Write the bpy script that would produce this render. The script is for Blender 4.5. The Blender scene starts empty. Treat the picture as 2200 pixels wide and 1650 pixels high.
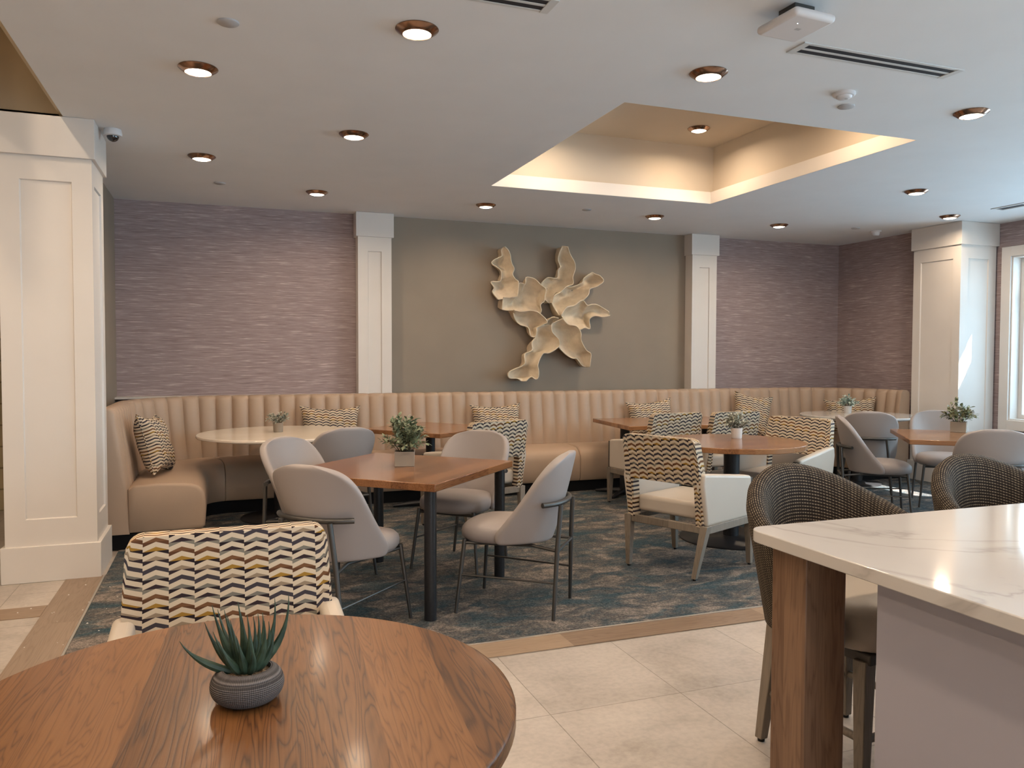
import bpy, bmesh, math, random
from mathutils import Vector, Matrix
random.seed(7)
PI=math.pi
S=bpy.context.scene; COL=S.collection

# ------------------------------------------------------------------ camera
def make_camera():
    yaw,pitch,roll=math.radians(20.4),math.radians(-2.0),math.radians(0.14)
    fw=Vector((math.sin(yaw)*math.cos(pitch),math.cos(yaw)*math.cos(pitch),math.sin(pitch)))
    rt=Vector((math.cos(yaw),-math.sin(yaw),0)); up=rt.cross(fw)
    r2=rt*math.cos(roll)+up*math.sin(roll); u2=-rt*math.sin(roll)+up*math.cos(roll)
    cd=bpy.data.cameras.new('camera'); cd.sensor_width=36; cd.lens=36*1690/2200; cd.clip_start=.05
    co=bpy.data.objects.new('camera',cd); COL.objects.link(co)
    M=Matrix((r2,u2,-fw)).transposed().to_4x4(); M.translation=Vector((0,0,1.45)); co.matrix_world=M
    S.camera=co
make_camera()

# ------------------------------------------------------------------ world, sun, window daylight, exposure
EXPOSURE=-0.22
W=bpy.data.worlds.new('sky'); S.world=W; W.use_nodes=True
W.node_tree.nodes['Background'].inputs[0].default_value=(.62,.80,1.0,1); W.node_tree.nodes['Background'].inputs[1].default_value=2.2
sd=bpy.data.lights.new('sun','SUN'); sd.energy=34; sd.angle=.009; sd.color=(1,.96,.9)
so=bpy.data.objects.new('sun',sd); COL.objects.link(so); so.location=(12,0,9)
so.rotation_euler=Vector((-1,.56,-1.52)).to_track_quat('-Z','Y').to_euler()
def area(name,loc,d,sx,sy,e,col,spread=PI):
    l=bpy.data.lights.new(name,'AREA'); l.shape='RECTANGLE'; l.size=sx; l.size_y=sy; l.energy=e; l.color=col; l.spread=spread
    o=bpy.data.objects.new(name,l); COL.objects.link(o); o.location=loc; o.rotation_euler=Vector(d).to_track_quat('-Z','Y').to_euler(); return o
WINY=[(5.20,6.32),(3.55,4.75),(1.9,3.1),(.25,1.45),(-1.4,-.2)]
for a,b in WINY: area('window_daylight',(8.62,(a+b)/2,1.75),(-1,0,-.12),1.1,1.75,36 if a>5 else 115,(.50,.79,1.0))
area('rear_fill_light',(2.5,-3.4,1.35),(0,1,0),4.8,2.3,130,(.80,.91,1.0))  # area lamp added behind the camera as fill for the ceiling
S.view_settings.view_transform='Standard'; S.view_settings.look='None'; S.view_settings.exposure=EXPOSURE; S.view_settings.gamma=1
S.view_settings.use_curve_mapping=False

# ------------------------------------------------------------------ material helpers
class NB:
    def __init__(s,name):
        m=bpy.data.materials.new(name); m.use_nodes=True; s.mat=m; s.t=m.node_tree; s.b=s.t.nodes['Principled BSDF']
    def n(s,typ,**k):
        x=s.t.nodes.new(typ)
        for a,b in k.items(): setattr(x,a,b)
        return x
    def lk(s,a,b): s.t.links.new(a,b)
    def put(s,inp,v):
        if hasattr(v,'is_output'): s.lk(v,inp)
        else: inp.default_value=v
    def m(s,op,a,b=0,c=0):
        x=s.n('ShaderNodeMath',operation=op); s.put(x.inputs[0],a); s.put(x.inputs[1],b); s.put(x.inputs[2],c); return x.outputs[0]
    def mix(s,f,a,b,mode='MIX'):
        x=s.n('ShaderNodeMix',data_type='RGBA',blend_type=mode)
        s.put(x.inputs[0],f); s.put(x.inputs[6],a); s.put(x.inputs[7],b); return x.outputs[2]
    def co(s,kind='Object',scale=(1,1,1),rot=(0,0,0),loc=(0,0,0)):
        t=s.n('ShaderNodeTexCoord'); mp=s.n('ShaderNodeMapping'); s.lk(t.outputs[kind],mp.inputs[0])
        mp.inputs['Scale'].default_value=scale; mp.inputs['Rotation'].default_value=rot; mp.inputs['Location'].default_value=loc; return mp.outputs[0]
    def noise(s,vec,scale,detail=3,rough=.5,dist=0):
        x=s.n('ShaderNodeTexNoise'); s.lk(vec,x.inputs['Vector']); x.inputs['Scale'].default_value=scale
        x.inputs['Detail'].default_value=detail; x.inputs['Roughness'].default_value=rough; x.inputs['Distortion'].default_value=dist; return x.outputs[0]
    def ramp(s,f,stops,const=False):
        x=s.n('ShaderNodeValToRGB'); s.lk(f,x.inputs[0]); e=x.color_ramp.elements
        if const: x.color_ramp.interpolation='CONSTANT'
        while len(e)<len(stops): e.new(.5)
        for i,(p,c) in enumerate(stops): e[i].position=p; e[i].color=(*c,1)
        return x.outputs[0]
    def bump(s,h,st=.3,d=.01):
        x=s.n('ShaderNodeBump'); s.lk(h,x.inputs['Height']); x.inputs['Strength'].default_value=st; x.inputs['Distance'].default_value=d; s.lk(x.outputs[0],s.b.inputs['Normal'])
    def set(s,col=None,rough=None,metal=None,coat=None,spec=None,sheen=None):
        if col is not None: s.put(s.b.inputs['Base Color'],(*col,1) if isinstance(col,tuple) and len(col)==3 else col)
        if rough is not None: s.put(s.b.inputs['Roughness'],rough)
        if metal is not None: s.b.inputs['Metallic'].default_value=metal
        if coat is not None: s.b.inputs['Coat Weight'].default_value=coat; s.b.inputs['Coat Roughness'].default_value=.12
        if spec is not None: s.b.inputs['Specular IOR Level'].default_value=spec
        if sheen is not None: s.b.inputs['Sheen Weight'].default_value=sheen
        return s.mat
def paint(name,c,rough=.6,var=.04,spec=.3):
    q=NB(name); v=q.noise(q.co(),3,2); a=tuple(x*(1-var) for x in c); b=tuple(min(1,x*(1+var)) for x in c)
    return q.set(q.ramp(v,[(.3,a),(.7,b)]),rough,spec=spec)
def cloth(name,c,rough=.7,var=.06,scale=900,bump=.12,spec=.3,sheen=0):
    q=NB(name); co=q.co(); v=q.noise(co,scale,2); w=q.noise(co,4,3)
    a=tuple(x*(1-var) for x in c); b=tuple(min(1,x*(1+var)) for x in c)
    k=q.m('ADD',q.m('MULTIPLY',v,.6),q.m('MULTIPLY',w,.4)); q.bump(v,bump,.002)
    return q.set(q.ramp(k,[(.35,a),(.65,b)]),rough,spec=spec,sheen=sheen)
def metal(name,c,rough=.3,m=1.0):
    q=NB(name); v=q.noise(q.co(),60,2); q.put(q.b.inputs['Roughness'],q.m('ADD',q.m('MULTIPLY',v,.08),rough-.04)); return q.set(c,None,m)
def wood(name,dark,mid,light,axis='X',plank=(.9,.12),rough=.28,coat=.3,gs=1.0,rot=0,seams=.0,RN=16,RS=.22,PV=.42):
    q=NB(name)
    R=(0,0,rot) if axis=='X' else ((0,0,rot+PI/2) if axis=='Y' else (0,PI/2,0))
    co=q.co('Object',(1,1,1),R,(4.35,.033,0))
    br=q.n('ShaderNodeTexBrick'); q.lk(co,br.inputs['Vector']); br.offset=.37; br.squash=1
    br.inputs['Color1'].default_value=(0,0,0,1); br.inputs['Color2'].default_value=(1,1,1,1); br.inputs['Mortar'].default_value=(.5,.5,.5,1)
    br.inputs['Scale'].default_value=1; br.inputs['Mortar Size'].default_value=seams; br.inputs['Brick Width'].default_value=plank[0]; br.inputs['Row Height'].default_value=plank[1]
    pv=q.n('ShaderNodeSeparateColor'); q.lk(br.outputs['Color'],pv.inputs[0]); pv=pv.outputs[0]
    off=q.n('ShaderNodeCombineXYZ'); q.lk(q.m('MULTIPLY',pv,17.3),off.inputs[0]); q.lk(q.m('MULTIPLY',pv,5.1),off.inputs[1]); q.lk(q.m('MULTIPLY',pv,3.7),off.inputs[2])
    va=q.n('ShaderNodeVectorMath',operation='ADD'); q.lk(co,va.inputs[0]); q.lk(off.outputs[0],va.inputs[1])
    st=q.n('ShaderNodeMapping'); q.lk(va.outputs[0],st.inputs[0]); st.inputs['Scale'].default_value=(.55,7,7)
    broad=q.noise(st.outputs[0],1.6*gs,3,.5,.4)
    rings=q.m('FRACT',q.m('MULTIPLY',broad,RN))
    rings=q.m('ABSOLUTE',q.m('SUBTRACT',q.m('MULTIPLY',rings,2),1))
    st2=q.n('ShaderNodeMapping'); q.lk(va.outputs[0],st2.inputs[0]); st2.inputs['Scale'].default_value=(4,160,160)
    fine=q.noise(st2.outputs[0],1.3*gs,2,.6)
    k=q.m('ADD',q.m('ADD',q.m('MULTIPLY',q.m('POWER',rings,3),-RS),q.m('MULTIPLY',fine,.35)),q.m('ADD',q.m('MULTIPLY',pv,PV),q.m('MULTIPLY',broad,.35)))
    c=q.ramp(k,[(.12,dark),(.45,mid),(.85,light)])
    q.bump(q.m('SUBTRACT',fine,q.m('MULTIPLY',q.m('POWER',rings,3),.6)),.12,.002)
    return q.set(c,rough,coat=coat,spec=.35)
def chevron(name,gain=1.0,tint=(1,1,1)):
    q=NB(name); uv=q.n('ShaderNodeTexCoord').outputs['UV']; sp=q.n('ShaderNodeSeparateXYZ'); q.lk(uv,sp.inputs[0])
    u=q.m('DIVIDE',sp.outputs[0],.070); col=q.m('FLOOR',u); f=q.m('FRACT',u)
    tri=q.m('SUBTRACT',1,q.m('ABSOLUTE',q.m('SUBTRACT',q.m('MULTIPLY',f,2),1)))
    v=q.m('ADD',q.m('ADD',q.m('DIVIDE',sp.outputs[1],.0295),q.m('MULTIPLY',col,.18)),q.m('MULTIPLY',f,-.12)); row=q.m('FLOOR',v); g=q.m('FRACT',v)
    lo=q.m('LESS_THAN',g,q.m('MULTIPLY',tri,.46)); hi=q.m('GREATER_THAN',g,q.m('ADD',q.m('MULTIPLY',tri,.46),.54))
    key=q.m('FRACT',q.m('ADD',q.m('DIVIDE',q.m('ADD',row,q.m('FLOOR',q.m('MULTIPLY',col,.5))),6.0),.02))
    KA=[(.27,.20,.135),(.30,.165,.03),(.16,.075,.035),(.035,.022,.026),(.17,.155,.13),(.05,.042,.05)]
    KB=[(.020,.013,.016),(.10,.045,.022),(.19,.17,.135),(.022,.015,.018),(.05,.042,.05),(.030,.020,.024)]
    cA=q.ramp(key,[(k/6,c) for k,c in enumerate(KA)],True); cB=q.ramp(key,[(k/6,c) for k,c in enumerate(KB)],True)
    n=q.noise(q.co('UV',(1,1,1)),500,2)
    base=q.mix(n,(.50*gain*tint[0],.40*gain*tint[1],.29*gain*tint[2],1),(.62*gain*tint[0],.51*gain*tint[1],.38*gain*tint[2],1))
    c=q.mix(lo,base,cA); c=q.mix(hi,c,cB); q.bump(n,.15,.001)
    return q.set(c,.85,spec=.15)
def woven(name):
    q=NB(name); uv=q.n('ShaderNodeTexCoord').outputs['UV']; sp=q.n('ShaderNodeSeparateXYZ'); q.lk(uv,sp.inputs[0])
    a=q.m('SINE',q.m('MULTIPLY',sp.outputs[1],2*PI/.0125)); b=q.m('SINE',q.m('MULTIPLY',sp.outputs[0],2*PI/.0125))
    b2=q.m('SINE',q.m('MULTIPLY',sp.outputs[0],2*PI/.05))
    k=q.m('ADD',q.m('MULTIPLY',a,.62),q.m('ADD',q.m('MULTIPLY',b,.22),q.m('MULTIPLY',b2,.06)))
    n=q.noise(q.co('UV'),300,2); k=q.m('ADD',q.m('MULTIPLY',k,.5),q.m('MULTIPLY',n,.6))
    c=q.ramp(k,[(.27,(.020,.014,.011)),(.50,(.050,.034,.024)),(.66,(.28,.225,.155))]); q.bump(k,.5,.004)
    return q.set(c,.8,spec=.2)

M={}
def mats():
    M['trim']=paint('white_trim_paint',(.66,.615,.57),.4,.02)
    M['ceil']=paint('ceiling_paint',(.70,.71,.72),.8,.015,.15)
    M['tray']=paint('tray_painted_shade',(.60,.52,.42),.7,.015,.2); M['fascia']=paint('tray_fascia_painted_light',(.78,.72,.66),.7,.015,.2)  # fascia lightened, recess darkened: the tray's light and shade put into the colours
    M['taupe']=paint('taupe_wall_paint',(.275,.224,.174),.65,.03,.25)
    M['beige']=paint('beige_wall_paint',(.52,.43,.30),.7,.03)
    M['out']=paint('sun_blocker_render',(.75,.78,.8),.8,.03)
    # grasscloth wallpaper
    q=NB('grasscloth_wallpaper'); co=q.co('Object',(2.6,2.6,75)); co2=q.co('Object',(5,5,150)); co3=q.co('Object',(.9,.9,14))
    a=q.noise(co,1.6,4,.6); b=q.noise(co2,1.2,3,.6); c=q.noise(co3,1.5,2)
    k=q.m('ADD',q.m('ADD',q.m('MULTIPLY',a,.46),q.m('MULTIPLY',b,.52)),q.m('MULTIPLY',c,.07))
    col=q.ramp(k,[(.34,(.17,.128,.13)),(.47,(.29,.222,.22)),(.59,(.35,.275,.27)),(.67,(.60,.50,.48))]); q.bump(k,.15,.003); M['grass']=q.set(col,.75,spec=.25)
    # floor tile
    q=NB('stone_floor_tile'); t=q.n('ShaderNodeTexCoord'); mp=q.n('ShaderNodeMapping'); q.lk(t.outputs['Object'],mp.inputs[0])
    mp.inputs['Location'].default_value=(-1.853+.61*10,-2.885+.645*10,0)
    br=q.n('ShaderNodeTexBrick'); q.lk(mp.outputs[0],br.inputs['Vector']); br.offset=0
    for i,v in (('Color1',(.385,.34,.31,1)),('Color2',(.43,.38,.345,1)),('Mortar',(.16,.135,.11,1))): br.inputs[i].default_value=v
    br.inputs['Scale'].default_value=1; br.inputs['Mortar Size'].default_value=.0022; br.inputs['Mortar Smooth'].default_value=.1; br.inputs['Brick Width'].default_value=.61; br.inputs['Row Height'].default_value=.645
    co=q.co(); n=q.noise(co,2.2,6,.62,.3); n2=q.noise(co,40,3)
    c=q.mix(1,br.outputs['Color'],q.ramp(n,[(.3,(.62,.60,.57)),(.48,(1,.99,.98)),(.66,(1.22,1.22,1.21))]),'MULTIPLY')
    c=q.mix(.25,c,q.ramp(n2,[(.35,(.3,.26,.21)),(.6,(.5,.44,.36))])); inv=q.m('SUBTRACT',1,br.outputs['Fac']); q.bump(inv,.4,.003)
    M['tile']=q.set(c,.38,spec=.4)
    # carpet
    q=NB('patterned_carpet'); co=q.co('Object',(1,1.55,1)); n=q.noise(co,3.6,7,.74,.5); co2=q.co('Object',(1,2.2,1)); n2=q.noise(co2,2.1,4,.6,.6); f=q.noise(q.co(),95,4,.85); f2=q.noise(q.co(),70,2)
    c=q.ramp(n,[(.36,(.046,.066,.078)),(.44,(.075,.086,.092)),(.51,(.115,.108,.102)),(.60,(.235,.20,.175))])
    c2=q.ramp(n2,[(.42,(.028,.070,.092)),(.52,(.08,.095,.105))]); c=q.mix(q.ramp(n2,[(.40,(.6,.6,.6)),(.48,(0,0,0))]),c,c2)
    c=q.mix(1,c,q.ramp(f,[(.3,(.3,.3,.3)),(.5,(1,1,1)),(.70,(2.3,2.2,2.1))]),'MULTIPLY')
    q.bump(q.m('ADD',f,f2),.8,.01); M['carpet']=q.set(c,.95,spec=.1)
    M['plank']=wood('wood_look_border',(.15,.095,.06),(.25,.17,.115),(.36,.26,.18),'X',(1.2,.5),.42,.05)
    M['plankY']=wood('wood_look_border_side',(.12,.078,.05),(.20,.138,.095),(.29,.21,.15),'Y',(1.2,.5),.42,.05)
    M['strip']=metal('edge_strip_metal',(.62,.58,.52),.4)
    M['oak']=wood('oak_table_near',(.052,.019,.006),(.148,.060,.018),(.228,.103,.036),'Y',(12,.15),.34,.08,1,.07,RN=24,RS=.34,PV=.42)
    M['table']=wood('butcher_block_brown',(.09,.034,.012),(.20,.082,.030),(.31,.14,.055),'X',(.9,.11),.24,.3)
    M['table2']=wood('light_brown_table',(.12,.050,.020),(.25,.11,.045),(.36,.18,.08),'X',(.9,.09),.22,.35)
    M['post']=wood('post_wood',(.065,.033,.018),(.145,.077,.043),(.25,.145,.085),'Z',(2,.08),.45,.05)
    # quartz
    q=NB('white_quartz'); co=q.co('Object',(1,1,1),(0,0,.35)); n=q.noise(co,1.5,5,.55,1.2)
    v=q.m('ABSOLUTE',q.m('SUBTRACT',n,.5)); w=q.noise(q.co('Object',(.8,3,1)),1.2,3)
    c=q.ramp(v,[(0,(.32,.29,.27)),(.012,(.46,.43,.40)),(.03,(.55,.52,.49)),(.3,(.58,.55,.52))]); c=q.mix(w,c,(.57,.54,.51,1))
    M['quartz']=q.set(c,.09,spec=.55)
    q=NB('cream_stone_top'); n=q.noise(q.co(),2,3); M['cream_top']=q.set(q.ramp(n,[(.3,(.74,.65,.55)),(.7,(.82,.73,.63))]),.1,spec=.5)
    M['cab']=paint('cabinet_paint',(.37,.355,.40),.45,.02)
    M['vinyl']=cloth('tan_vinyl',(.395,.285,.205),.5,.05,700,.10,.4)
    M['cream']=cloth('cream_vinyl',(.50,.435,.365),.42,.03,800,.08,.45)
    M['grey']=cloth('grey_vinyl',(.315,.275,.26),.5,.03,900,.06,.4)
    M['chev']=chevron('zigzag_upholstery')
    M['weave']=woven('woven_upholstery')
    M['gun']=metal('gunmetal_tube',(.10,.095,.09),.45,.85)
    q=NB('black_steel'); n=q.noise(q.co(),80,2); M['black']=q.set(q.ramp(n,[(.3,(.010,.010,.012)),(.7,(.016,.016,.018))]),.4,spec=.4)
    M['kick']=paint('black_kick',(.008,.008,.009),.7,.1,.1)
    M['twood']=wood('taupe_chair_wood',(.13,.105,.08),(.20,.165,.13),(.27,.225,.18),'Z',(2,.5),.5,.0)
    M['dwood']=paint('dark_taupe_wood',(.075,.065,.055),.5,.08)
    M['conc']=paint('concrete_planter',(.33,.27,.21),.85,.16)
    M['whitepot']=paint('white_ceramic',(.70,.66,.62),.35,.02)
    M['rubber']=paint('black_glide',(.01,.01,.01),.6,.1)
    q=NB('knit_stoneware'); uv=q.n('ShaderNodeTexCoord').outputs['UV']; sp=q.n('ShaderNodeSeparateXYZ'); q.lk(uv,sp.inputs[0])
    a=q.m('SINE',q.m('MULTIPLY',sp.outputs[1],2*PI/.0042)); b=q.m('SINE',q.m('MULTIPLY',sp.outputs[0],2*PI/.0042)); k=q.m('ADD',q.m('MULTIPLY',a,.3),q.m('MULTIPLY',b,.15)); k=q.m('ADD',k,.5)
    q.bump(k,.8,.003); M['knit']=q.set(q.ramp(k,[(.1,(.045,.037,.035)),(.5,(.12,.105,.10)),(.9,(.21,.185,.175))]),.8,spec=.2)
    q=NB('gravel'); vo=q.n('ShaderNodeTexVoronoi'); q.lk(q.co(),vo.inputs['Vector']); vo.inputs['Scale'].default_value=180; q.bump(vo.outputs['Distance'],1,.004)
    sc=q.n('ShaderNodeSeparateColor'); q.lk(vo.outputs['Color'],sc.inputs[0]); M['gravel']=q.set(q.ramp(sc.outputs[0],[(0,(.05,.03,.015)),(.5,(.17,.10,.05)),(1,(.34,.25,.16))]),.7)
    def leaf(nm,a,b,rough=.45):
        q=NB(nm); n=q.noise(q.co(),28,2); return q.set(q.ramp(n,[(.35,a),(.65,b)]),rough,spec=.4)
    M['leaf']=leaf('sage_leaf',(.085,.12,.065),(.32,.34,.21)); M['leaf_pale']=leaf('dusty_leaf',(.17,.18,.13),(.50,.49,.40))
    M['leaf_mint']=leaf('mint_leaf',(.22,.30,.24),(.62,.68,.60)); M['leaf_olive']=leaf('olive_leaf',(.07,.09,.045),(.33,.33,.19))
    M['stem']=paint('stem_brown',(.09,.07,.04),.8,.1); M['succ']=leaf('succulent_green',(.012,.028,.016),(.045,.075,.045),.5)
    M['copper']=metal('copper_bronze_trim',(.32,.20,.14),.18)
    q=NB('lamp_lens'); q.b.inputs['Emission Color'].default_value=(1,.86,.66,1); q.b.inputs['Emission Strength'].default_value=14; M['lens']=q.set((.9,.85,.8),.4)
    M['slot']=paint('vent_slot_black',(.02,.02,.025),.6,.1); M['vent']=paint('vent_frame_white',(.55,.55,.54),.5,.02)
    M['plastic']=paint('white_plastic',(.62,.60,.60),.4,.02); M['greyplastic']=paint('grey_cap_plastic',(.42,.41,.41),.5,.03)
    q=NB('dome_glass'); M['dome']=q.set((.01,.01,.012),.05,spec=.8)
    q=NB('status_led'); q.b.inputs['Emission Color'].default_value=(.8,.9,1,1); q.b.inputs['Emission Strength'].default_value=6; M['led']=q.set((.8,.8,.8),.3)
    q=NB('sculpture_plaster'); n=q.noise(q.co(),12,5,.6); q.bump(q.noise(q.co(),60,4),.25,.004); M['art']=q.set(q.ramp(n,[(.3,(.60,.49,.35)),(.7,(.74,.62,.46))]),.75,spec=.2)
    # thin window pane
    m=bpy.data.materials.new('window_pane'); m.use_nodes=True; t=m.node_tree; t.nodes.clear()
    o=t.nodes.new('ShaderNodeOutputMaterial'); mx=t.nodes.new('ShaderNodeMixShader'); tr=t.nodes.new('ShaderNodeBsdfTransparent'); gl=t.nodes.new('ShaderNodeBsdfGlossy'); fr=t.nodes.new('ShaderNodeLayerWeight'); fr.inputs[0].default_value=.3
    gl.inputs['Roughness'].default_value=.02; pw=t.nodes.new('ShaderNodeMath'); pw.operation='POWER'; pw.inputs[1].default_value=4; t.links.new(fr.outputs[1],pw.inputs[0]); ma=t.nodes.new('ShaderNodeMath'); ma.operation='MULTIPLY_ADD'; ma.inputs[1].default_value=.5; ma.inputs[2].default_value=.03; t.links.new(pw.outputs[0],ma.inputs[0]); t.links.new(ma.outputs[0],mx.inputs[0]); t.links.new(tr.outputs[0],mx.inputs[1]); t.links.new(gl.outputs[0],mx.inputs[2]); t.links.new(mx.outputs[0],o.inputs[0]); M['pane']=m
    # brick
    q=NB('pale_brick'); co=q.co('Object',(1,1,1),(PI/2,0,0)); br=q.n('ShaderNodeTexBrick'); q.lk(co,br.inputs['Vector'])
    for i,v in (('Color1',(.36,.29,.17,1)),('Color2',(.42,.34,.21,1)),('Mortar',(.2,.16,.09,1))): br.inputs[i].default_value=v
    br.inputs['Scale'].default_value=1; br.inputs['Mortar Size'].default_value=.008; br.inputs['Brick Width'].default_value=.6; br.inputs['Row Height'].default_value=.2; M['brick']=q.set(br.outputs['Color'],.8)
mats()

# ------------------------------------------------------------------ mesh helpers
def tag(o,label=None,cat=None,group=None,kind=None):
    if label: o['label']=label
    if cat: o['category']=cat
    if group: o['group']=group
    if kind: o['kind']=kind
    return o
def thing(name,label,cat,loc=(0,0,0),rz=0,group=None):
    o=bpy.data.objects.new(name,None); COL.objects.link(o); o.location=loc; o.rotation_euler=(0,0,rz); o.empty_display_size=.1
    return tag(o,label,cat,group)
def uvbox(me,fu=None):
    lay=me.uv_layers.new(name='UVMap') if not me.uv_layers else me.uv_layers[0]
    f=fu or (lambda c:(c.x+c.y,c.z))
    for l in me.loops: lay.data[l.index].uv=f(me.vertices[l.vertex_index].co)
def obj(name,bm,mat,parent=None,smooth=True,angle=40,uv=None,bevel=0,subsurf=0,solid=0,seg=2):
    bmesh.ops.recalc_face_normals(bm,faces=bm.faces[:])
    me=bpy.data.meshes.new(name); bm.to_mesh(me); bm.free()
    me.materials.append(M[mat] if isinstance(mat,str) else mat)
    if uv!=False and not me.uv_layers: uvbox(me,uv)
    o=bpy.data.objects.new(name,me); COL.objects.link(o)
    if parent: o.parent=parent
    if solid: s=o.modifiers.new('solid','SOLIDIFY'); s.thickness=solid; s.offset=0
    if bevel: b=o.modifiers.new('bevel','BEVEL'); b.width=bevel; b.segments=seg; b.limit_method='ANGLE'; b.angle_limit=math.radians(35); b.harden_normals=False
    if subsurf: b=o.modifiers.new('sub','SUBSURF'); b.levels=subsurf; b.render_levels=subsurf
    if smooth:
        for p in me.polygons: p.use_smooth=True
        if not subsurf:
            try: me.set_sharp_from_angle(angle=math.radians(angle))
            except Exception: pass
    return o
def bx(bm,x0,x1,y0,y1,z0,z1):
    v=[bm.verts.new(p) for p in ((x0,y0,z0),(x1,y0,z0),(x1,y1,z0),(x0,y1,z0),(x0,y0,z1),(x1,y0,z1),(x1,y1,z1),(x0,y1,z1))]
    for f in ((0,3,2,1),(4,5,6,7),(0,1,5,4),(1,2,6,5),(2,3,7,6),(3,0,4,7)): bm.faces.new([v[i] for i in f])
    return v
def box(name,x0,x1,y0,y1,z0,z1,mat,parent=None,bevel=.003,**k):
    bm=bmesh.new(); bx(bm,x0,x1,y0,y1,z0,z1); return obj(name,bm,mat,parent,bevel=bevel,**k)
def struct(o): o['kind']='structure'; return o
def quadbar(bm,a,b,ha,hb,ref=Vector((1,0,0))):
    """square tapered bar from a to b with half sizes ha, hb"""
    a=Vector(a);b=Vector(b); r=[]
    for p,h in ((a,ha),(b,hb)): r.append([bm.verts.new(p+Vector((sx*h,sy*h,0))) for sx,sy in ((-1,-1),(1,-1),(1,1),(-1,1))])
    for i in range(4): j=(i+1)%4; bm.faces.new((r[0][i],r[0][j],r[1][j],r[1][i]))
    bm.faces.new(r[0][::-1]); bm.faces.new(r[1])
def tube(bm,pts,rad,n=10,cap=True):
    pts=[Vector(p) for p in pts]; rad=rad if isinstance(rad,(list,tuple)) else [rad]*len(pts); rings=[]; up=None
    for i,p in enumerate(pts):
        d=(pts[min(i+1,len(pts)-1)]-pts[max(i-1,0)]).normalized()
        if up is None: up=Vector((0,0,1)) if abs(d.z)<.9 else Vector((1,0,0))
        s=d.cross(up)
        if s.length<1e-4: s=d.cross(Vector((0,1,0)))
        s.normalize(); up=s.cross(d).normalized()
        rings.append([bm.verts.new(p+(s*math.cos(2*PI*k/n)+up*math.sin(2*PI*k/n))*rad[i]) for k in range(n)])
    for a,b in zip(rings,rings[1:]):
        for k in range(n): j=(k+1)%n; bm.faces.new((a[k],a[j],b[j],b[k]))
    if cap: bm.faces.new(rings[0][::-1]); bm.faces.new(rings[-1])
    return bm
def lathe(bm,prof,n=32,c=(0,0,0),uv=False,cap0=True,cap1=True):
    rings=[]
    for r,z in prof: rings.append([bm.verts.new((c[0]+r*math.cos(2*PI*k/n),c[1]+r*math.sin(2*PI*k/n),c[2]+z)) for k in range(n)])
    for a,b in zip(rings,rings[1:]):
        for k in range(n): j=(k+1)%n; bm.faces.new((a[k],a[j],b[j],b[k]))
    if cap0: bm.faces.new(rings[0][::-1])
    if cap1: bm.faces.new(rings[-1])
    return bm
def prism(bm,pts,z0,z1):
    a=[bm.verts.new((x,y,z0)) for x,y in pts]; b=[bm.verts.new((x,y,z1)) for x,y in pts]; n=len(pts)
    bm.faces.new(a[::-1]); bm.faces.new(b)
    for i in range(n): j=(i+1)%n; bm.faces.new((a[i],a[j],b[j],b[i]))
    return bm
def grid(bm,P,closeu=False):
    V=[[bm.verts.new(p) for p in row] for row in P]
    for i in range(len(V)-1):
        m=len(V[i])
        for j in range(m if closeu else m-1): k=(j+1)%m; bm.faces.new((V[i][j],V[i][k],V[i+1][k],V[i+1][j]))
    return V
def dup(root,loc,rz,label,group=None,name=None):
    r=root.copy(); COL.objects.link(r); r.location=loc; r.rotation_euler=(0,0,rz); r['label']=label
    if group: r['group']=group
    for ch in list(root.children):
        c=ch.copy(); COL.objects.link(c); c.parent=r
        for g in list(ch.children):
            d=g.copy(); COL.objects.link(d); d.parent=c
    return r
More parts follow.
